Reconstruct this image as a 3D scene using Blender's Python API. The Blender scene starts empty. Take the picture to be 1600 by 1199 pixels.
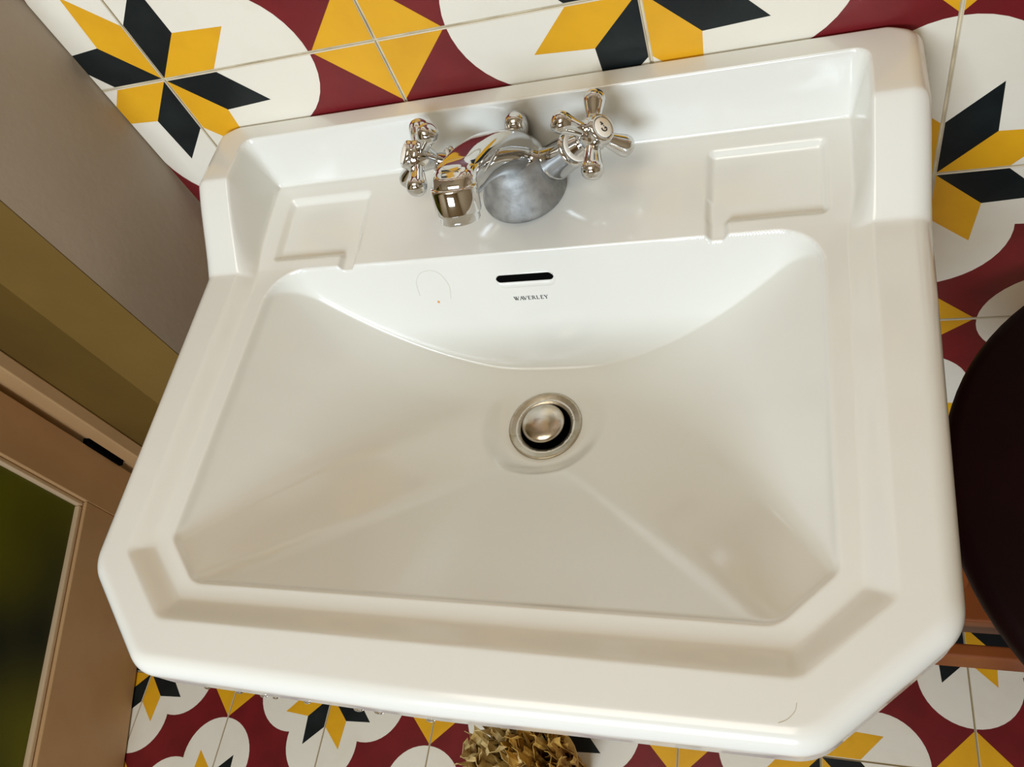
import bpy, bmesh, math, random
import numpy as np
from mathutils import Vector, Matrix
random.seed(7)
S = bpy.context.scene
C = S.collection
ZO = 1.0                     # height of the wall reference point above the floor
PI = math.pi

# ------------------------------------------------------------------ camera
def cam_setup():
    p = [0.49610262, -0.50711632, 0.32370698]
    R = np.array(CAMR)
    cd = bpy.data.cameras.new('camera'); co = bpy.data.objects.new('camera', cd); C.objects.link(co)
    M = R.T @ np.diag([1, -1, -1])
    m = Matrix([list(M[i]) + [0] for i in range(3)] + [[0, 0, 0, 1]])
    m = m.to_quaternion().to_matrix().to_4x4()
    m.translation = Vector((p[0], p[1], p[2] + ZO))
    co.matrix_world = m
    cd.sensor_width = 36; cd.lens = 36 * 1259.47 / 1600; cd.clip_start = .01
    S.camera = co
CAMR = [[0.9414755, 0.1552627, -0.2981306], [-0.0222556, -0.855068, -0.5170759], [-0.335686, 0.4935731, -0.8020793]]
cam_setup()

# ------------------------------------------------------------------ light and exposure
S.view_settings.view_transform = 'Standard'; S.view_settings.look = 'None'
S.view_settings.gamma = 1; S.view_settings.use_curve_mapping = False
S.view_settings.exposure = 0.37
S.cycles.caustics_reflective = False; S.cycles.caustics_refractive = False
w = bpy.data.worlds.new('sky'); S.world = w; w.use_nodes = True
bg = w.node_tree.nodes['Background']; bg.inputs[0].default_value = (.62, .78, 1, 1); bg.inputs[1].default_value = 1.2
def area(name, loc, target, sx, sy, power, col):
    l = bpy.data.lights.new(name, 'AREA'); l.shape = 'RECTANGLE'; l.size = sx; l.size_y = sy
    l.energy = power; l.color = col
    o = bpy.data.objects.new(name, l); C.objects.link(o); o.location = loc
    o.rotation_euler = (Vector(target) - Vector(loc)).to_track_quat('-Z', 'Y').to_euler()
    return o
area('window_daylight', (.10, -2.04, 1.60), (0.25, -.3, .85), .95, .48, 27, (.76, .885, 1))
area('overhead_fill_light', (0.10, -1.0, 2.44), (0.10, -1.0, 0), .9, .9, 8.5, (1, .90, .74))  # soft warm fill light added overhead to raise the ambient level

# ------------------------------------------------------------------ materials
def mat(name, col, rough=.5, metal=0, coat=0, noise=None, bump=None, spec=.5):
    m = bpy.data.materials.new(name); m.use_nodes = True
    nt = m.node_tree; b = nt.nodes['Principled BSDF']
    b.inputs['Base Color'].default_value = (*col, 1); b.inputs['Roughness'].default_value = rough
    b.inputs['Metallic'].default_value = metal; b.inputs['Coat Weight'].default_value = coat
    b.inputs['Coat Roughness'].default_value = .09; b.inputs['Specular IOR Level'].default_value = spec
    tc = nt.nodes.new('ShaderNodeTexCoord')
    if noise:
        sc, col2, lo, hi = noise[:4]
        n = nt.nodes.new('ShaderNodeTexNoise'); n.inputs['Scale'].default_value = sc; n.inputs['Detail'].default_value = 6
        nt.links.new(tc.outputs['Object'], n.inputs['Vector'])
        r = nt.nodes.new('ShaderNodeMapRange'); r.inputs['From Min'].default_value = lo; r.inputs['From Max'].default_value = hi
        nt.links.new(n.outputs['Fac'], r.inputs['Value'])
        mx = nt.nodes.new('ShaderNodeMix'); mx.data_type = 'RGBA'
        mx.inputs['A'].default_value = (*col, 1); mx.inputs['B'].default_value = (*col2, 1)
        nt.links.new(r.outputs['Result'], mx.inputs['Factor']); nt.links.new(mx.outputs['Result'], b.inputs['Base Color'])
    if bump:
        sc, st, di = bump
        n = nt.nodes.new('ShaderNodeTexNoise'); n.inputs['Scale'].default_value = sc; n.inputs['Detail'].default_value = 5
        nt.links.new(tc.outputs['Object'], n.inputs['Vector'])
        bp = nt.nodes.new('ShaderNodeBump'); bp.inputs['Strength'].default_value = st; bp.inputs['Distance'].default_value = di
        nt.links.new(n.outputs['Fac'], bp.inputs['Height']); nt.links.new(bp.outputs['Normal'], b.inputs['Normal'])
    return m
M = dict(
    porcelain=mat('porcelain', (.73, .725, .675), .20, coat=.45),
    cream=mat('tile_cream', (.80, .755, .65), .42, noise=(9, (.70, .63, .50), .45, .8), bump=(60, .15, .002)),
    yellow=mat('tile_yellow', (.76, .39, .012), .38, noise=(14, (.62, .29, .01), .4, .75), bump=(60, .15, .002)),
    black=mat('tile_black', (.005, .008, .009), .45, noise=(20, (.014, .021, .02), .45, .8), bump=(60, .15, .002), spec=.3),
    red=mat('tile_red', (.175, .0095, .013), .38, noise=(18, (.115, .007, .009), .4, .75), bump=(60, .15, .002)),
    clay=mat('tile_edge', (.62, .55, .42), .7),
    grout_floor=mat('floor_grout', (.33, .25, .12), .9),
    grout=mat('grout', (.76, .66, .46), .9, noise=(40, (.45, .36, .22), .4, .7), bump=(200, .3, .002)),
    plaster=mat('grey_plaster', (.42, .355, .285), .75, noise=(6, (.37, .305, .24), .4, .7), bump=(90, .12, .003)),
    olive=mat('olive_paint', (.15, .085, .012), .6, noise=(5, (.12, .066, .009), .4, .7), bump=(70, .1, .003)),
    white_wall=mat('warm_wall_paint', (.36, .27, .16), .8, bump=(60, .1, .003)),
    door=mat('beige_door_paint', (.60, .385, .19), .5, noise=(7, (.54, .33, .155), .4, .7)),
    bead=mat('pale_bead_paint', (.70, .53, .34), .45),
    chrome=mat('chrome', (.64, .64, .635), .05, metal=1, bump=(30, .03, .002)),
    mottled=mat('mottled_chrome', (.42, .42, .41), .55, metal=.85, noise=(95, (.26, .26, .25), .35, .68), bump=(220, .25, .001)),  # dull grey metal with random darker mottling, for the tap base
    steel=mat('worn_steel', (.50, .46, .38), .36, metal=1, noise=(120, (.38, .33, .22), .45, .7), bump=(180, .25, .001)),
    plug=mat('scratched_plug_steel', (.62, .58, .53), .20, metal=1, noise=(60, (.48, .40, .28), .4, .7), bump=(90, .2, .001)),
    dark=mat('dark_hollow', (.003, .003, .003), .9, spec=0),
    ink=mat('dark_print', (.02, .02, .02), .4),
    enamel=mat('cream_enamel', (.86, .80, .70), .2),
    mahogany=mat('dark_mahogany', (.008, .0008, .0008), .5, noise=(8, (.005, .0006, .0006), .4, .7), spec=.08),
    wood=mat('orange_brown_wood', (.25, .065, .012), .4, noise=(9, (.17, .042, .008), .4, .7)),
    raffia=mat('dried_raffia', (.70, .44, .10), .6, noise=(45, (.40, .21, .03), .4, .7), bump=(150, .4, .003)),
    raffia2=mat('pale_raffia', (.74, .58, .27), .6, noise=(40, (.50, .32, .09), .4, .7), bump=(150, .4, .003)),
    stain=mat('orange_speck', (.75, .35, .12), .5),
    hair=mat('brown_hair', (.50, .44, .34), .5),
    ceiling=mat('ceiling_paint', (.75, .62, .42), .8),
    frame=mat('window_frame_paint', (.8, .8, .77), .4),
)
def green_glass():
    m = mat('dark_green_glass', (.02, .03, .008), .5, spec=.2)
    nt = m.node_tree; b = nt.nodes['Principled BSDF']
    tc = nt.nodes.new('ShaderNodeTexCoord'); n = nt.nodes.new('ShaderNodeTexNoise')
    n.inputs['Scale'].default_value = 3.2; n.inputs['Detail'].default_value = 1
    nt.links.new(tc.outputs['Object'], n.inputs['Vector'])
    cr = nt.nodes.new('ShaderNodeValToRGB'); e = cr.color_ramp.elements
    e[0].position = .38; e[0].color = (.012, .020, .006, 1); e[1].position = .62; e[1].color = (.17, .18, .004, 1)
    nt.links.new(n.outputs['Fac'], cr.inputs['Fac']); nt.links.new(cr.outputs['Color'], b.inputs['Base Color'])
    b.inputs['Transmission Weight'].default_value = .25
    return m
M['glass'] = green_glass()
def clear(name, rough):
    m = mat(name, (.95, 1, .98), rough); b = m.node_tree.nodes['Principled BSDF']
    b.inputs['Transmission Weight'].default_value = 1; b.inputs['IOR'].default_value = 1.33
    return m
M['water'] = clear('water', 0.0)

# ------------------------------------------------------------------ helpers
def mesh_obj(name, me, mats, parent=None, smooth=False):
    for m in (mats if isinstance(mats, (list, tuple)) else [mats]): me.materials.append(m)
    if smooth:
        for p in me.polygons: p.use_smooth = True
    o = bpy.data.objects.new(name, me); C.objects.link(o)
    if parent: o.parent = parent
    return o
def obj(name, bm, mats, parent=None, smooth=False):
    me = bpy.data.meshes.new(name); bmesh.ops.recalc_face_normals(bm, faces=bm.faces[:]) ; bm.to_mesh(me); bm.free()
    return mesh_obj(name, me, mats, parent, smooth)
def tag(o, label=None, cat=None, group=None, kind=None):
    if label: o['label'] = label
    if cat: o['category'] = cat
    if group: o['group'] = group
    if kind: o['kind'] = kind
    return o
def empty(name, loc, label, cat, group=None, rz=0):
    o = bpy.data.objects.new(name, None); C.objects.link(o); o.location = loc; o.rotation_euler = (0, 0, rz)
    o.empty_display_size = .05
    return tag(o, label, cat, group)
def add_box(bm, x0, x1, y0, y1, z0, z1, bev=0):
    r = bmesh.ops.create_cube(bm, size=1)
    vs = r['verts']
    for v in vs:
        v.co = Vector(((x0 + x1) / 2 + v.co.x * (x1 - x0), (y0 + y1) / 2 + v.co.y * (y1 - y0), (z0 + z1) / 2 + v.co.z * (z1 - z0)))
    if bev:
        es = list({e for v in vs for e in v.link_edges})
        bmesh.ops.bevel(bm, geom=es, offset=bev, segments=3, profile=.5, affect='EDGES')
    return vs
def box(name, x0, x1, y0, y1, z0, z1, m, parent=None, bev=0):
    bm = bmesh.new(); add_box(bm, x0, x1, y0, y1, z0, z1, bev); return obj(name, bm, m, parent)
def axis_frame(a):
    a = Vector(a).normalized(); r = Vector((0, 0, 1)) if abs(a.z) < .95 else Vector((0, 1, 0))
    u = r.cross(a).normalized(); v = a.cross(u); return a, u, v
def add_lathe(bm, origin, axis, prof, n=32, squash=None):
    """prof: list of (t along axis, radius); closed with poles where radius is 0"""
    a, u, v = axis_frame(axis); o = Vector(origin); rings = []
    for t, r in prof:
        if r < 1e-7: rings.append([bm.verts.new(o + a * t)])
        else: rings.append([bm.verts.new(o + a * t + (u * math.cos(2 * PI * k / n) + v * math.sin(2 * PI * k / n)) * r) for k in range(n)])
    for A, B in zip(rings, rings[1:]):
        for k in range(n):
            k2 = (k + 1) % n
            if len(A) == 1 and len(B) == 1: continue
            if len(A) == 1: bm.faces.new((A[0], B[k], B[k2]))
            elif len(B) == 1: bm.faces.new((A[k], A[k2], B[0]))
            else: bm.faces.new((A[k], A[k2], B[k2], B[k]))
    if len(rings[0]) > 1: bm.faces.new(rings[0][::-1])
    if len(rings[-1]) > 1: bm.faces.new(rings[-1])
def catmull(P, n):
    P = [np.array(p, float) for p in P]; P = [2 * P[0] - P[1]] + P + [2 * P[-1] - P[-2]]; out = []
    for i in range(1, len(P) - 2):
        for k in range(n):
            t = k / n; a, b, c, d = P[i - 1:i + 3]
            out.append(.5 * ((2 * b) + (c - a) * t + (2 * a - 5 * b + 4 * c - d) * t * t + (3 * b - a - 3 * c + d) * t ** 3))
    out.append(P[-2]); return out
def add_tube(bm, pts, n=16, wide=1.0, flat=False):
    """pts: (x,y,z,r)"""
    pts = [np.array(p, float) for p in pts]; rings = []; side = None
    for i, p in enumerate(pts):
        d = Vector((pts[min(i + 1, len(pts) - 1)] - pts[max(i - 1, 0)])[:3]).normalized()
        if side is None:
            side = Vector((1, 0, 0)) if abs(d.x) < .9 else Vector((0, 1, 0))
        side = (side - d * side.dot(d)).normalized(); up = d.cross(side)
        ring = []
        for k in range(n):
            c, s_ = math.cos(2 * PI * k / n), math.sin(2 * PI * k / n)
            if flat and s_ > 0:      # broad, nearly flat upper side
                e = 2 / (2 + 1.6 * flat[min(i, len(flat) - 1)]); c = math.copysign(abs(c) ** e, c); s_ = abs(s_) ** e * (1 - .10 * flat[min(i, len(flat) - 1)])
            ring.append(bm.verts.new(Vector(p[:3]) + (side * c * wide + up * s_) * p[3]))
        rings.append(ring)
    for A, B in zip(rings, rings[1:]):
        for k in range(n): bm.faces.new((A[k], A[(k + 1) % n], B[(k + 1) % n], B[k]))
    bm.faces.new(rings[0][::-1]); bm.faces.new(rings[-1])

# ------------------------------------------------------------------ encaustic cement tiles
TS = .2; JW = .0009            # tile pitch, half joint
tA, tK, tL, tS_ = .2534, .1908, .4187, .1762     # star rhombus: side, inner diagonal point, tip
cC, cR, dD = .372, .337, .283                    # lobe centre and radius, diamond half diagonal
def clip(poly, x0, x1, y0, y1):
    for ax, lim, sg in ((0, x0, 1), (0, x1, -1), (1, y0, 1), (1, y1, -1)):
        out = []
        for i in range(len(poly)):
            a, b = poly[i - 1], poly[i]; da, db = sg * (a[ax] - lim), sg * (b[ax] - lim)
            if (da >= 0) != (db >= 0):
                t = da / (da - db); out.append((a[0] + (b[0] - a[0]) * t, a[1] + (b[1] - a[1]) * t))
            if db >= 0: out.append(b)
        poly = out
        if len(poly) < 3: return []
    return poly
def tile_polys():
    half = []
    half.append((1, 1, [(0, 0), (cC, 0), (.335, .335), (0, cC)]))
    arc = [(cC + cR * math.cos(a), cR * math.sin(a)) for a in [PI * k / 22 for k in range(23)]]
    half.append((1, 1.4, arc)); half.append((1, 1.8, [(y, x) for x, y in arc][::-1]))
    half.append((3, 2.6, [(0, 0), (tA, 0), (tL, tS_), (tK, tK)]))
    half.append((2, 3, [(0, 0), (tK, tK), (tS_, tL), (0, tA)]))
    half.append((3, 2, [(1, 0), (1, dD), (1 - dD, 0)]))
    return half + [(m, l, [(1 - x, 1 - y) for x, y in p]) for m, l, p in half]
POLYS = tile_polys()
TILECACHE = {}
def tile_mesh(rot, cx0=0., cx1=1., cy0=0., cy1=1.):
    key = (rot, round(cx0, 4), round(cx1, 4), round(cy0, 4), round(cy1, 4))
    if key in TILECACHE: return TILECACHE[key]
    j = JW / TS; x0, x1, y0, y1 = max(cx0, j), min(cx1, 1 - j), max(cy0, j), min(cy1, 1 - j)
    bm = bmesh.new(); th = .008; b = .0007 / TS
    def v(x, y, z): return bm.verts.new((x * TS, y * TS, z))
    def ringz(x0, x1, y0, y1, z): return [v(x0, y0, z), v(x1, y0, z), v(x1, y1, z), v(x0, y1, z)]
    lo = ringz(x0, x1, y0, y1, -th); mid = ringz(x0, x1, y0, y1, -.0006); top = ringz(x0 + b, x1 - b, y0 + b, y1 - b, 0)
    bm.faces.new(lo[::-1]).material_index = 4
    for A, B, mi in ((lo, mid, 4), (mid, top, 4)):
        for k in range(4): bm.faces.new((A[k], A[(k + 1) % 4], B[(k + 1) % 4], B[k])).material_index = mi
    bm.faces.new(top).material_index = 0
    for mi, lay, P in POLYS:
        if rot: P = [(1 - y, x) for x, y in P]
        P = clip(P, x0 + b, x1 - b, y0 + b, y1 - b)
        if len(P) < 3: continue
        Q = []
        for q in P:
            if not Q or (abs(q[0] - Q[-1][0]) + abs(q[1] - Q[-1][1])) > 1e-6: Q.append(q)
        if abs(Q[0][0] - Q[-1][0]) + abs(Q[0][1] - Q[-1][1]) < 1e-6: Q.pop()
        if len(Q) < 3: continue
        ar = sum(Q[i - 1][0] * Q[i][1] - Q[i][0] * Q[i - 1][1] for i in range(len(Q)))
        if abs(ar) < 1e-7: continue
        if ar < 0: Q = Q[::-1]
        f = bm.faces.new([v(x, y, .00005 * lay) for x, y in Q]); f.material_index = mi
    me = bpy.data.meshes.new('tile'); bm.to_mesh(me); bm.free()
    for k in ('red', 'cream', 'black', 'yellow', 'clay'): me.materials.append(M[k])
    TILECACHE[key] = me; return me
def lay_tiles(parent, to_world, u0, u1, v0, v1, ou, ov, parity, skip=None):
    """tiles covering [u0,u1]x[v0,v1]; lattice origin (ou,ov); parity 0: star at even corners"""
    i0, i1 = math.floor((u0 - ou) / TS + 1e-6), math.ceil((u1 - ou) / TS - 1e-6)
    j0, j1 = math.floor((v0 - ov) / TS + 1e-6), math.ceil((v1 - ov) / TS - 1e-6)
    for i in range(i0, i1):
        for jj in range(j0, j1):
            x, y = ou + i * TS, ov + jj * TS
            c = [max(0, (u0 - x) / TS), min(1, (u1 - x) / TS), max(0, (v0 - y) / TS), min(1, (v1 - y) / TS)]
            if c[1] - c[0] < .02 or c[3] - c[2] < .02: continue
            if skip and skip(x, y): continue
            o = bpy.data.objects.new('tile', tile_mesh((i + jj + parity) % 2, *c)); C.objects.link(o)
            o.parent = parent; o.matrix_local = to_world(x, y, random.uniform(0, .0005))

# ------------------------------------------------------------------ room shell
XL, XR, YF, ZC = -.90, 1.50, -2.10, 2.50
WX = -.0685                   # right face of the plaster partition
# back wall: masonry + grout bed + tiles
wb = box('wall_back', WX, XR, .0085, .12, 0, ZC, M['grout']); tag(wb, kind='structure')
grb = box('grout_bed', WX, XR, .0016, .0084, 0, ZC, M['grout'], wb)
def wall_tf(x, y, dz):
    return Matrix(((1, 0, 0, x), (0, 0, -1, -dz), (0, 1, 0, y), (0, 0, 0, 1)))
lay_tiles(wb, wall_tf, WX + .001, XR, 0, 2.4, 0, ZO, (0))
# floor
fl = box('floor', XL - .25, XR, YF, .12, -.10, -.0085, M['grout_floor']); tag(fl, kind='structure')
box('grout_bed', XL - .25, XR, YF, -.0005, -.0084, -.0016, M['grout_floor'], fl)
box('grout_bed', XL - .25, WX - .101, -.0004, .0695, -.0084, -.0016, M['grout_floor'], fl)
def floor_tf(x, y, dz): return Matrix.Translation((x, y, dz * .5 - .0003))
FX, FY = -.4870, -.3262
lay_tiles(fl, floor_tf, XL, XR, -1.9262, -.001, FX, FY, 1)
lay_tiles(fl, floor_tf, XL, WX - .101, 0.0, .070, FX, FY, 1)
# partition stub at the left of the basin, far hall wall, other walls
ws = box('wall_partition', WX - .10, WX, -.148, .12, 0, ZC, M['plaster']); tag(ws, kind='structure')
# painted end of the partition
tr = box('trim_1', WX - .0999, WX - .0001, -.1491, -.1481, 0, ZC, M['olive']); tag(tr, kind='structure')
wh = box('wall_hall', XL, WX - .1005, .071, .17, 0, ZC, M['olive']); tag(wh, kind='structure')
wl = bmesh.new()
add_box(wl, XL - .12, XL, YF, -.82, 0, ZC); add_box(wl, XL - .12, XL, -.82, .071, 2.05, ZC)
wl = obj('wall_left', wl, M['white_wall']); tag(wl, kind='structure')
wr = box('wall_right', XR, XR + .1, YF, .12, 0, ZC, M['white_wall']); tag(wr, kind='structure')
ce = box('ceiling', XL - .25, XR + .1, YF - .1, .17, ZC, ZC + .1, M['ceiling']); tag(ce, kind='structure')
# room beyond the open door, closed off
wn = box('wall_next_room', XL - .35, XL - .25, YF - .1, .17, 0, ZC, M['olive']); tag(wn, kind='structure')
# front wall with the window opening
fw = bmesh.new()
add_box(fw, XL - .25, -.40, YF - .1, YF, 0, ZC); add_box(fw, .60, XR + .1, YF - .1, YF, 0, ZC)
add_box(fw, -.40, .60, YF - .1, YF, 0, 1.34); add_box(fw, -.40, .60, YF - .1, YF, 1.86, ZC)
fw = obj('wall_front', fw, M['white_wall']); tag(fw, kind='structure')
wf = bmesh.new()
for a in ((-.40, -.37, 1.34, 1.86), (.57, .60, 1.34, 1.86), (-.37, .57, 1.34, 1.37), (-.37, .57, 1.83, 1.86), (.085, .115, 1.37, 1.83)):
    add_box(wf, a[0], a[1], YF - .08, YF - .03, a[2], a[3], .004)
wf = obj('window_1', wf, M['frame']); tag(wf, kind='structure')

# door jamb and leaf at the far left
jb = bmesh.new()
add_box(jb, -.802, -.753, .045, .0705, 0, 2.05, .003)
add_box(jb, XL, -.8025, .060, .0705, 0, 2.05, .001)
jb = obj('trim_2', jb, M['door']); tag(jb, kind='structure')
hx, hy = -.838, .052
dr = bpy.data.objects.new('door_1', None); C.objects.link(dr); dr.location = (hx, hy, 0)
dr.rotation_euler = (0, 0, -PI / 2 + math.radians(17.2)); tag(dr, kind='structure')
DW, DT = .80, .036            # local x along the leaf, local y thickness (room side = +y)
def dbox(name, x0, x1, z0, z1, m, y0=-DT, y1=0, bev=.002, par=None): return box(name, x0, x1, y0, y1, z0, z1, m, par or dr, bev)
dbox('stile', .006, .118, .004, 2.03, M['door']); dbox('stile', DW - .118, DW, .004, 2.03, M['door'])
dbox('rail', .1185, DW - .1185, .004, .204, M['door']); dbox('rail', .1185, DW - .1185, 1.92, 2.03, M['door'])
for a in ((.1185, .1285,   .2045, 1.9195), (DW - .1285, DW - .1185,   .2045, 1.9195), (.129, DW - .129,   .2045, .2145), (.129, DW - .129, 1.9095, 1.9195)):
    dbox('glazing_bead', *a, M['bead'], -.028, -.006, .003)
dbox('glass_pane', .129, DW - .129, .215, 1.909, M['glass'], -.020, -.015, .0005)
dbox('hinge', -.012, .0055,   .133, .233, M['dark'], -.010, .006, .002)
tag(dr.children[-1], 'small black hinge')

# ------------------------------------------------------------------ washbasin
XC = .297
ZR = -.105; ZB = -.238; DC = (0.0, -.2029)
def fillet(pts, rad, n=10):
    out = []; N = len(pts)
    for i in range(N):
        p0, p1, p2 = np.array(pts[i - 1]), np.array(pts[i]), np.array(pts[(i + 1) % N])
        a = (p0 - p1) / np.linalg.norm(p0 - p1); b = (p2 - p1) / np.linalg.norm(p2 - p1)
        r = rad[i]; th = math.acos(np.clip(a @ b, -1, 1)); L = r / math.tan(th / 2)
        c = p1 + (a + b) / np.linalg.norm(a + b) * r / math.sin(th / 2)
        s = p1 + a * L - c; e = p1 + b * L - c
        for k in range(n + 1):
            t = k / n; w_ = s * (1 - t) + e * t; out.append(c + w_ / np.linalg.norm(w_) * r)
    return np.array(out)
OUT = [(-.281, -.002), (-.281, -.125), (-.273, -.384), (-.204, -.4485), (0, -.4515), (.204, -.4485), (.273, -.384), (.281, -.125), (.281, -.002)]
OUTP = fillet(OUT, [.012, .1, .030, .030, .6, .030, .030, .1, .012], 12)
def sdf(poly, X, Y, chunk=60000):
    """signed distance, positive inside"""
    A = np.array(poly); B = np.roll(A, -1, 0); res = np.empty(len(X))
    for s in range(0, len(X), chunk):
        x = X[s:s + chunk, None]; y = Y[s:s + chunk, None]
        ex, ey = (B - A)[:, 0], (B - A)[:, 1]; L = ex * ex + ey * ey + 1e-18
        wx, wy = x - A[:, 0], y - A[:, 1]; t = np.clip((wx * ex + wy * ey) / L, 0, 1)
        d = np.sqrt(((wx - ex * t) ** 2 + (wy - ey * t) ** 2).min(1))
        c = ((A[:, 1] > y) != (B[:, 1] > y)) & (x < ex * (y - A[:, 1]) / (ey + 1e-18) + A[:, 0])
        res[s:s + chunk] = np.where(c.sum(1) % 2 == 1, d, -d)
    return res
def sstep(t): t = np.clip(t, 0, 1); return t * t * (3 - 2 * t)
def smax(a, b, k): h = np.maximum(k - np.abs(a - b), 0) / k; return np.maximum(a, b) + h * h * k / 4
def smin(a, b, k): h = np.maximum(k - np.abs(a - b), 0) / k; return np.minimum(a, b) - h * h * k / 4
STEP = fillet([(-.2475, -.0205), (-.2435, -.372), (-.197, -.4155), (.197, -.4155), (.2435, -.372), (.2475, -.0205)], [.011, .010, .016, .016, .010, .011], 6)
BOWL = fillet([(-.2165, .02), (-.2165, -.357), (-.186, -.3875), (.186, -.3875), (.2165, -.357), (.2165, .02)], [.01, .012, .018, .018, .012, .01], 6)
def height(X, Y):
    # outer level: high back and side wings that slope down to the front rim
    zo = -.0555 + (ZR + .0555) * np.clip((-.066 - Y) / .062, 0, 1)
    zo2 = -.0555 + (ZR + .0555) * sstep((-.060 - Y) / .074)
    zo = .75 * zo + .25 * zo2
    zi = -.1045 - .0090 * np.clip((-.035 - Y) / .085, 0, 1)
    d = sdf(STEP, X, Y)
    back = sstep((Y + .14) / .05)
    wd = .0155 * (1 - back) + .0100 * back
    t = .6 * np.clip(d / wd, 0, 1) + .4 * sstep(d / wd)
    z = zo + (zi - zo) * t
    # soap dishes in the back deck, each with a drain channel to the bowl
    for sx in (-1, 1):
        xx = X * sx
        ds = sdf(fillet([(.138, -.045), (.138, -.1115), (.222, -.1115), (.222, -.045)], [.006] * 4, 4), xx, Y)
        z = z - .0050 * sstep(ds / .0065)
        dch = np.minimum(.0085 - np.abs(xx - .1475), np.minimum(-.088 - Y, Y + .140))
        z = np.where(ds < .0065, z - .0050 * sstep(dch / .005) * (1 - sstep(ds / .0065)), z)
    # bowl
    D = -.1125 - ZB
    u = np.abs(X); yf = -(Y - DC[1])
    fs = ZB + D * (u / .2165) ** 2.0
    tf = np.clip(yf / .186, 0, 9); ff = ZB + D * 1.4 * tf * tf / (tf + .4)
    nx, ny = .707, .707
    cdist = (u * nx + yf * ny); L = .2165 * nx + .1545 * ny
    tc_ = np.clip(cdist / L, 0, 9); fc = ZB + D * 1.3 * tc_ * tc_ / (tc_ + .3)
    rc = .032; qc = np.clip((u - (.2165 - rc)) / rc, 0, .98)      # rounded back corners
    fb = -.112 + (Y + .1215 + rc * (1 - np.sqrt(1 - qc * qc))) * (.125 / .0245)
    b = smax(fs, ff, .006); b = smax(b, fc, .006); b = smax(b, fb, .014); b = smax(b, ZB + 0 * X, .006)
    # short crisp wall under the bowl edge at the front and the sides
    e_ = sdf(BOWL, X, Y)
    b = smax(b - .0030, -.1135 - e_ * 1.8, .0012)
    z = smin(z, b, .0022)
    r = np.sqrt((X - DC[0]) ** 2 + (Y - DC[1]) ** 2)
    fd = 1 - sstep((r - .032) / .022)
    z = z * (1 - fd) + (ZB - .0005) * fd
    z = np.where(r < .0235, z - .045 * sstep((.0235 - r) / .0025), z)
    # rounded outer edge
    do = np.clip(sdf(OUTP, X, Y), 0, 1); R = .0125 - .0095 * sstep((Y + .030) / .022) * sstep((.277 - np.abs(X)) / .02)
    q = np.clip(R - do, 0, R); z = z - (R - np.sqrt(np.maximum(R * R - q * q, 0)))
    return z
def make_basin():
    # arc-length resample of the outline
    P = np.vstack([OUTP, OUTP[:1]]); seg = np.linalg.norm(np.diff(P, axis=0), axis=1); cum = np.r_[0, np.cumsum(seg)]
    N = 1100; s = np.linspace(0, cum[-1], N, endpoint=False)
    ox = np.interp(s, cum, P[:, 0]); oy = np.interp(s, cum, P[:, 1])
    K = 250
    g = np.linspace(.004, .955, K)
    g = np.r_[g, 1 - .045 * (1 - np.sin(np.linspace(.05, 1, 18) * PI / 2))]
    g[-1] = 1.0; K = len(g)
    X = DC[0] + g[:, None] * (ox - DC[0]); Y = DC[1] + g[:, None] * (oy - DC[1])
    Z = height(X.ravel(), Y.ravel()).reshape(X.shape)
    rings = [np.stack([X[k], Y[k], Z[k]], 1) for k in range(K)]
    ze = Z[-1]
    def inset(o, z):
        sc = 1 - o / np.hypot(ox - DC[0], oy - DC[1])
        return np.stack([DC[0] + (ox - DC[0]) * sc, DC[1] + (oy - DC[1]) * sc, z], 1)
    zb = -.1445 + 0 * ze
    rings.append(inset(.0004, ze * .8 + zb * .2)); rings.append(inset(.001, ze * .2 + zb * .8)); rings.append(inset(.003, zb - .002)); rings.append(inset(.008, zb - .0055)); rings.append(inset(.020, zb - .006))
    for sc, z in ((.90, -.175), (.78, -.215), (.62, -.245), (.42, -.268), (.2, -.280), (.03, -.283)):
        rings.append(np.stack([DC[0] + (ox - DC[0]) * sc, DC[1] + (oy - DC[1]) * sc, 0 * ox + z], 1))
    V = np.vstack(rings); nr = len(rings)
    c0 = len(V); V = np.vstack([V, [[DC[0], DC[1], Z[0].mean()], [DC[0], DC[1], -.284]]])
    V[:, 0] += 0; V[:, 2] -= 0
    i = np.arange(N); j = (i + 1) % N; F = []
    for k in range(nr - 1):
        F.append(np.stack([k * N + i, (k + 1) * N + i, (k + 1) * N + j, k * N + j], 1))
    F = np.vstack(F)
    tri = [(c0, a, b) for a, b in zip(i, j)] + [(c0 + 1, (nr - 1) * N + b, (nr - 1) * N + a) for a, b in zip(i, j)]
    me = bpy.data.meshes.new('basin_body')
    me.from_pydata(V.tolist(), [], F.tolist() + tri)
    me.update()
    return me
BZ = ZO
basin = empty('washbasin', (XC, 0, ZO), 'white porcelain washbasin with clipped front corners hung on the patterned tile wall', 'washbasin')
bb = mesh_obj('basin_body', make_basin(), M['porcelain'], basin, True)
# orientation check
bmx = bmesh.new(); bmx.from_mesh(bb.data); bmesh.ops.recalc_face_normals(bmx, faces=bmx.faces[:]); bmx.to_mesh(bb.data); bmx.free()
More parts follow.
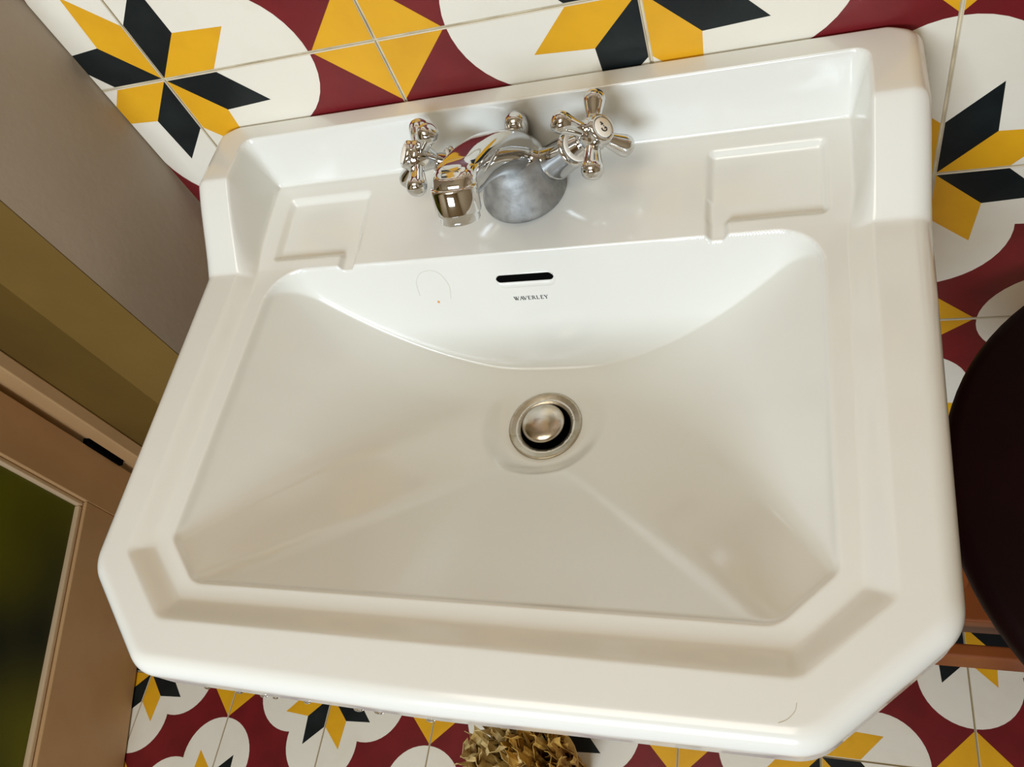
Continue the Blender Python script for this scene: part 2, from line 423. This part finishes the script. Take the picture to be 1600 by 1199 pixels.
# local coordinates of the basin: x - XC, y, z - ZO
# pedestal below
bm = bmesh.new(); rows = []
for z, w_, d_ in ((-.279, .085, .075), (-.33, .078, .07), (-.5, .068, .06), (-.8, .07, .062), (-.94, .085, .075), (-.985, .105, .09), (-.998, .105, .09)):
    rows.append([bm.verts.new((w_ * math.copysign(abs(math.cos(a)) ** .6, math.cos(a)), -.115 + d_ * math.copysign(abs(math.sin(a)) ** .6, math.sin(a)), z)) for a in [2 * PI * k / 40 for k in range(40)]])
for A, B in zip(rows, rows[1:]):
    for k in range(40): bm.faces.new((A[k], A[(k + 1) % 40], B[(k + 1) % 40], B[k]))
bm.faces.new(rows[0]); bm.faces.new(rows[-1][::-1])
obj('pedestal', bm, M['porcelain'], basin, True)
# drain: flange ring, dark throat, plug
dx, dy = DC
bm = bmesh.new()
prof = [(.0312, -.0015), (.0312, .0006), (.0305, .0011), (.0290, .0008), (.0250, -.0006), (.0218, -.0016), (.0212, -.0022), (.0211, -.030)]
n = 64; R_ = [[bm.verts.new((dx + r * math.cos(2 * PI * k / n), dy + r * math.sin(2 * PI * k / n), ZB + z)) for k in range(n)] for r, z in prof]
for A, B in zip(R_, R_[1:]):
    for k in range(n): bm.faces.new((A[k], A[(k + 1) % n], B[(k + 1) % n], B[k]))
dfl = obj('drain_flange', bm, M['steel'], basin, True)
bm = bmesh.new(); add_lathe(bm, (dx, dy, ZB - .032), (0, 0, 1), [(0, .0209), (.0290, .0209), (.0291, .0203), (.0010, .0203), (.0009, 0)], 48)
obj('drain_throat', bm, M['dark'], basin, True)
bm = bmesh.new(); add_lathe(bm, (dx - .0012, dy + .0008, ZB + .0026), (0, 0, 1), [(-.027, 0), (-.027, .004), (-.006, .004), (-.0035, .0162), (-.001, .0182), (.0008, .0180), (.0022, .0160), (.0034, .0115), (.0042, .006), (.0045, 0)], 48)
tag(obj('plug', bm, M['plug'], basin, True), 'domed metal pop-up plug, worn and scratched')
# overflow slot and maker's lettering on the back slope of the bowl
def slope_pt(x, z):            # point on the back slope at height z
    X = np.array([x] * 400); Y = np.linspace(-.155, -.118, 400); Z = height(X, Y)
    k = int(np.argmin(np.abs(Z - z))); return Vector((x, float(Y[k]), z))
p0 = slope_pt(0, -.1385); p1 = slope_pt(0, -.150); dn = (p1 - p0).normalized(); nrm = Vector((1, 0, 0)).cross(dn).normalized()
if nrm.y > 0: nrm = -nrm
def capsule(bm, c, hw, hh, off, n=14):
    vs = []
    for s_, a0 in ((1, -PI / 2), (-1, PI / 2)):
        for k in range(n + 1):
            a = a0 + PI * k / n; vs.append(bm.verts.new(c + Vector((1, 0, 0)) * (s_ * (hw - hh) + hh * math.cos(a)) + dn * (-hh * math.sin(a)) + nrm * off))
    return vs
bm = bmesh.new(); c = p0
r1 = capsule(bm, c + dn * .0025, .0250, .0078, -.0004); r2 = capsule(bm, c + dn * .0022, .0240, .0068, .0007); r3 = capsule(bm, c, .0235, .0037, .0004); r4 = capsule(bm, c, .0232, .0034, -.0012)
for A, B in ((r1, r2), (r2, r3), (r3, r4)):
    for k in range(len(A)): bm.faces.new((A[k], A[(k + 1) % len(A)], B[(k + 1) % len(B)], B[k]))
obj('overflow_lip', bm, M['porcelain'], basin, True)
bm = bmesh.new(); r3 = capsule(bm, c, .0233, .0035, .00038); bm.faces.new(r3); r4 = capsule(bm, c, .0233, .0035, -.004); bm.faces.new(r4[::-1])
for k in range(len(r3)): bm.faces.new((r3[k], r3[(k + 1) % len(r3)], r4[(k + 1) % len(r3)], r4[k]))
tag(obj('overflow_slot', bm, M['dark'], basin), 'dark slot of the overflow')
# letters from strokes: (x0,y0,x1,y1,width); unit cap height 1
GL = {
 'W': (1.25, [(.05, 1, .35, 0, .17), (.35, 0, .62, 1, .07), (.45, 1, .78, 0, .17), (.78, 0, 1.12, 1, .07), (-.06, .98, .2, .98, .05), (.98, .98, 1.24, .98, .05)]),
 'A': (.95, [(.08, 0, .45, 1, .07), (.45, 1, .85, 0, .17), (.22, .36, .68, .36, .05), (-.05, .02, .2, .02, .05), (.7, .02, 1.0, .02, .05)]),
 'V': (.95, [(.08, 1, .46, 0, .17), (.46, 0, .84, 1, .07), (-.06, .98, .24, .98, .05), (.72, .98, .98, .98, .05)]),
 'E': (.72, [(.14, 0, .14, 1, .15), (0, .02, .62, .02, .05), (0, .98, .6, .98, .05), (.14, .52, .48, .52, .05), (.61, 0, .61, .18, .05), (.59, .82, .59, 1, .05)]),
 'R': (.86, [(.14, 0, .14, 1, .15), (0, .98, .45, .98, .05), (.45, .98, .6, .85, .09), (.6, .87, .6, .65, .13), (.6, .66, .42, .5, .09), (.14, .5, .45, .5, .05), (.4, .5, .8, 0, .14), (0, .02, .28, .02, .05)]),
 'L': (.72, [(.14, 0, .14, 1, .15), (0, .98, .28, .98, .05), (0, .02, .62, .02, .05), (.61, 0, .61, .2, .05)]),
 'Y': (.88, [(.06, 1, .42, .48, .16), (.42, .48, .76, 1, .07), (.42, 0, .42, .5, .15), (-.05, .98, .2, .98, .05), (.64, .98, .9, .98, .05), (.28, .02, .56, .02, .05)]),
}
def strokes(bm, lst, o, ex, ey, sc, nn, lift):
    for k, (x0, y0, x1, y1, w_) in enumerate(lst):
        a = Vector((x0, y0)); b = Vector((x1, y1)); d = (b - a).normalized(); q = Vector((-d.y, d.x)) * w_ / 2
        P = [a - q, b - q, b + q, a + q]; top = [bm.verts.new(o + (ex * p.x + ey * p.y) * sc + nn * (lift + k * 2e-6)) for p in P]
        bot = [bm.verts.new(o + (ex * p.x + ey * p.y) * sc - nn * .0001) for p in P]
        bm.faces.new(top); bm.faces.new(bot[::-1])
        for i in range(4): bm.faces.new((top[i], bot[i], bot[(i + 1) % 4], top[(i + 1) % 4]))
bm = bmesh.new(); word = 'WAVERLEY'; gap = [.02, -.12, .16, .2, .2, .22, .14, 0]
tw = sum(GL[ch][0] + g for ch, g in zip(word, gap)); sc = .0283 / tw; cx = -.0143; tp = slope_pt(0, -.1608)
for ch, g in zip(word, gap):
    strokes(bm, GL[ch][1], Vector((cx + 0.0002, tp.y, tp.z)), Vector((1, 0, 0)), -dn, sc * 1.0, nrm, .0003); cx += (GL[ch][0] + g) * sc
tag(obj('maker_lettering', bm, M['ink'], basin), 'small dark serif lettering reading WAVERLEY')

# ------------------------------------------------------------------ mixer tap
tap = empty('mixer_tap', (XC, -.055, ZO - .107), 'chrome mixer tap with two cross handles on the back of the basin', 'tap')
def T(x, y, z): return Vector((x, y + .055, z + .107))      # basin frame -> tap frame
AX = {1: Vector((.767, -.2, .61)).normalized(), -1: Vector((-.767, -.2, .61)).normalized()}
HUB = {s: T(.0678 * s, -.0719, -.0543) for s in (1, -1)}
bm = bmesh.new()
add_lathe(bm, T(0, -.0600, -.0960), (0, 0, 1), [(0, .0230), (.010, .0235), (.020, .0225), (.029, .0175), (.034, .010), (.035, 0)], 48)
sp = catmull([(0, -.052, -.088, .0180), (0, -.068, -.064, .0175), (0, -.092, -.042, .0165), (0, -.120, -.0235, .0155), (0, -.142, -.0125, .0150), (0, -.154, -.0075, .0146), (0, -.161, -.0085, .0142), (0, -.1635, -.0110, .0138)], 6)
add_tube(bm, [(*T(*p[:3]), p[3]) for p in sp], 40, 1.0, [min(1, k / 8) * (1 if k < 34 else .5) for k in range(len(sp))])
for s in (1, -1):
    add_lathe(bm, HUB[s] - AX[s] * .078, AX[s], [(0, .014), (.012, .0135), (.022, .0122), (.0265, .0128), (.0285, .0136), (.0295, 0)], 32)
body = obj('tap_body', bm, M['chrome'], tap, True)
rm = body.modifiers.new('remesh', 'REMESH'); rm.mode = 'VOXEL'; rm.voxel_size = .0009; rm.use_smooth_shade = True
sm = body.modifiers.new('smooth', 'SMOOTH'); sm.factor = .6; sm.iterations = 14
bm = bmesh.new(); add_lathe(bm, T(0, -.0635, -.1090), (0, 0, 1), [(0, .0335), (.002, .0340), (.005, .0336), (.012, .0305), (.020, .0275), (.027, .0252), (.033, .0225), (.037, .018), (.039, .010), (.0395, 0)], 48)
tag(obj('tap_base', bm, M['mottled'], tap, True), 'dull bell-shaped base mottled with darker grey')
# aerator
ad = Vector((0, -.50, -.866)).normalized(); ao = T(0, -.1615, -.0040)
bm = bmesh.new(); add_lathe(bm, ao, ad, [(-.0015, .0120), (-.0015, .0144), (.0005, .0150), (.0145, .0145), (.0162, .0138), (.0166, .0128), (.0205, .0128), (.0215, .0122), (.0215, .0105), (.017, .0103), (.017, 0)], 40)
obj('aerator', bm, M['chrome'], tap, True)
# handles
def handle(s, phi, L):
    A = AX[s]; h = HUB[s]
    u = Vector((0, 0, 1)).cross(A).normalized(); v = A.cross(u)
    e1 = u * math.cos(phi) + v * math.sin(phi); e2 = -u * math.sin(phi) + v * math.cos(phi)
    bm = bmesh.new()
    add_lathe(bm, h - A * .0505, A, [(0, .0130), (.001, .0139), (.002, .0142), (.003, .0138), (.0045, .0138), (.0245, .0132), (.0262, .0138), (.0280, .0134), (.0285, .0110), (.0288, .0085), (.0365, .0070)], 40)
    bn = obj('bonnet', bm, M['chrome'], tap, True)
    bm = bmesh.new(); add_lathe(bm, h - A * .0214, A, [(0, .0078), (0, .0112), (.0012, .0115), (.0018, .0105), (.0018, .0078)], 40)
    obj('washer', bm, M['enamel'], tap, True)
    bm = bmesh.new()
    add_lathe(bm, h - A * .0145, A, [(0, .0060), (.002, .0066), (.006, .0088), (.010, .0110), (.015, .0120), (.020, .0114), (.0215, .0103), (.0222, .0106), (.0245, .0104), (.0258, .0094), (.0258, .0078), (.0250, .0076), (.0250, 0)], 40)
    hb = obj('handle', bm, M['chrome'], tap, True)
    for d in (e1, e2, -e1, -e2):
        bm = bmesh.new()
        add_lathe(bm, h, d, [(.006, .0056), (.010, .0052), (.014, .0055), (.019, .0064), (.023, .0073), (.0262, .0079), (.0285, .0078), (.0305, .0072), (.0322, .0058), (.0333, .0036), (.0338, 0)], 24)
        obj('handle_arm', bm, M['chrome'], hb, True)
    bm = bmesh.new(); add_lathe(bm, h + A * .0108, A, [(0, .0072), (.0006, .0072), (.0012, .0066), (.0014, 0)], 36)
    obj('handle_cap', bm, M['enamel'], hb, True)
    return h, A, e1, e2, hb
handle(-1, 2.9386, .0304)
h, A, e1, e2, hb = handle(1, .4121, .0304)
# script mark on the right cap, a curl and a tick
bm = bmesh.new(); nn = A; ex = (-e2 * .25 + e1 * -.97).normalized()
up = Vector((0, 0, 1)); up = (up - A * up.dot(A)).normalized(); rt = up.cross(A).normalized()
st = [(-.9, .0, -.75, .55, .22), (-.75, .55, -.3, .75, .22), (-.9, .0, -.7, -.5, .22), (-.7, -.5, -.2, -.6, .22), (-.2, -.6, .0, -.2, .22), (.0, -.2, -.35, -.1, .2), (.15, .1, .3, .0, .2), (.45, .7, .6, .15, .2), (.6, .15, 1.0, .8, .2)]
th = math.radians(40); RX = rt * math.cos(th) + up * math.sin(th); UX = -rt * math.sin(th) + up * math.cos(th)
strokes(bm, st, h + A * .01220, RX, UX, .0034, A, .0003)
tag(obj('cap_mark', bm, M['ink'], hb), 'small dark script mark on the cream cap')
# pop-up knob behind the tap
bm = bmesh.new(); add_lathe(bm, T(0, -.0335, -.1070), (0, 0, 1), [(0, .0030), (.020, .0030), (.021, .0062), (.026, .0060), (.030, .0070), (.034, .0086), (.039, .0092), (.044, .0084), (.047, .0062), (.0485, .003), (.0488, 0)], 32)
obj('pop_up_knob', bm, M['chrome'], tap, True)

# ------------------------------------------------------------------ drops, hairs, speck
rng = random.Random(3)
drops = []
bm = bmesh.new(); bmesh.ops.create_icosphere(bm, subdivisions=2, radius=1)
for v in bm.verts:
    if v.co.z > 0: v.co.z *= .6
dm = bpy.data.meshes.new('water_drop'); bm.to_mesh(dm); bm.free()
for p in dm.polygons: p.use_smooth = True
dm.materials.append(M['water'])
ORD = ['leftmost', 'second from left', 'third from left', 'fourth from left', 'fifth from left', 'sixth from left', 'seventh from left', 'rightmost']
for k, x in enumerate((-.176, -.150, -.131, -.122, -.098, -.061, -.047, -.012)):
    o = bpy.data.objects.new('water_drop', dm); C.objects.link(o)
    o.scale = (rng.uniform(.0022, .0036), .0015, rng.uniform(.0016, .0023))
    y = -.4485 - .003 * (1 - abs(x) / .204)
    o.location = (XC + x, y + .0022, ZO - .1500)
    tag(o, ORD[k] + ' of the clear water drops under the front edge of the washbasin', 'water drop', 'water drops under the front edge of the washbasin')
def hair(pts, r, label):
    bm = bmesh.new(); P = []
    for x, y in pts: P.append((x, y))
    Q = catmull(P, 8); X = np.array([q[0] for q in Q]); Y = np.array([q[1] for q in Q]); Z = height(X, Y)
    add_tube(bm, [(x + XC, y, z + ZO + r, r) for x, y, z in zip(X, Y, Z)], 6)
    tag(obj('hair', bm, M['hair'], None, True), label, 'hair')
hair([(.186, -.4365), (.190, -.4345), (.1935, -.4305), (.1945, -.4265)], .00011, 'short curved hair lying on the front right rim of the washbasin')
bm = bmesh.new(); hp = [slope_pt(a, b) for a, b in ((-.094, -.150), (-.092, -.136), (-.085, -.127), (-.075, -.125), (-.068, -.130), (-.065, -.142), (-.068, -.155))]
add_tube(bm, [(q[0] + XC, q[1] - .0001, q[2] + ZO, .00009) for q in catmull([tuple(v) for v in hp], 6)], 6)
tag(obj('hair', bm, M['hair'], None, True), 'fine looped hair stuck on the back slope of the bowl', 'hair')
bm = bmesh.new()
sp_ = slope_pt(-.080, -.1575)
bmesh.ops.create_icosphere(bm, subdivisions=2, radius=.0011, matrix=Matrix.Translation((sp_.x + XC, sp_.y - .0001, sp_.z + ZO)))
tag(obj('orange_speck', bm, M['stain']), 'tiny orange speck stuck on the back slope of the bowl left of the overflow', 'speck')

# ------------------------------------------------------------------ round wooden stool at the right
SX, SY = .819, -.227
st = empty('round_stool', (SX, SY, 0), 'round dark mahogany stool with a slatted lower shelf beside the washbasin', 'stool')
sr = .2225; sz = ZO - .29
bm = bmesh.new(); add_lathe(bm, (0, 0, sz - .028), (0, 0, 1), [(0, 0), (0, sr - .008), (.004, sr - .002), (.010, sr), (.020, sr), (.026, sr - .004), (.028, sr - .010), (.028, 0)], 96)
obj('seat', bm, M['mahogany'], st, True)
for a in (148, 268, 28):
    x, y = .178 * math.cos(math.radians(a)), .178 * math.sin(math.radians(a))
    bm = bmesh.new(); add_box(bm, x - .016, x + .016, y - .016, y + .016, .001, sz - .0285, .003); obj('leg', bm, M['wood'], st)
shz = .24
for y0, y1 in ((-.005, .011), (.038, .130)):
    bm = bmesh.new(); add_box(bm, -.185, .160, y0, y1, shz - .052, shz, .003); obj('slat', bm, M['wood'], st)

# ------------------------------------------------------------------ raffia bundle on the floor
rb = empty('raffia_bundle', (.135, -.40, 0), 'golden dried raffia bundle with frayed crinkled top, on the floor below the front rim', 'dried plant')
def tuft(cx, cy, h, n, spread, m, seed, crink):
    rg = random.Random(seed); bm = bmesh.new()
    for i in range(n):
        a = rg.uniform(0, 2 * PI); r0 = .018 * math.sqrt(rg.random()); r1 = spread * math.sqrt(rg.random())
        hh = h * rg.uniform(.72, 1.0); w_ = rg.uniform(.003, .007); ph = rg.uniform(0, 6.3); K = 16; prev = None
        for k in range(K + 1):
            t = k / K; rr = r0 + (r1 - r0) * t ** 1.6
            x = cx + rr * math.cos(a) + crink * math.sin(ph + 11 * t) * t; y = cy + rr * math.sin(a) + crink * math.cos(ph * 1.7 + 9 * t) * t
            z = .002 + hh * t - .25 * r1 * t ** 4
            tw_ = ph + 3 * t; dxx, dyy = math.cos(tw_) * w_, math.sin(tw_) * w_
            if k > 10: dxx *= 1.3; dyy *= 1.3
            q = [bm.verts.new((x - dxx, y - dyy, z)), bm.verts.new((x + dyy * .35, y - dxx * .35, z)), bm.verts.new((x + dxx, y + dyy, z))]
            if prev:
                for e in (0, 1): bm.faces.new((prev[e], prev[e + 1], q[e + 1], q[e]))
            prev = q
    o = obj('tuft', bm, m, rb); sd = o.modifiers.new('thickness', 'SOLIDIFY'); sd.thickness = .0006
    return o
tuft(-.030, 0, .26, 110, .050, M['raffia2'], 1, .010)
tuft(.030, .005, .27, 110, .042, M['raffia'], 2, .006)
bm = bmesh.new(); add_lathe(bm, (0, .002, .10), (0, 0, 1), [(0, .050), (.004, .056), (.014, .056), (.018, .050)], 32)
obj('binding_cord', bm, M['raffia'], rb, True)

# unseen panel added to house the overhead fill light (set at the top)
cl = empty('fill_panel', (.10, -1.0, ZC), 'large square white panel added overhead for soft fill light', 'lamp')
box('fill_panel_frame', -.48, .48, -.48, .48, -.05, -.0005, M['frame'], cl, .004)
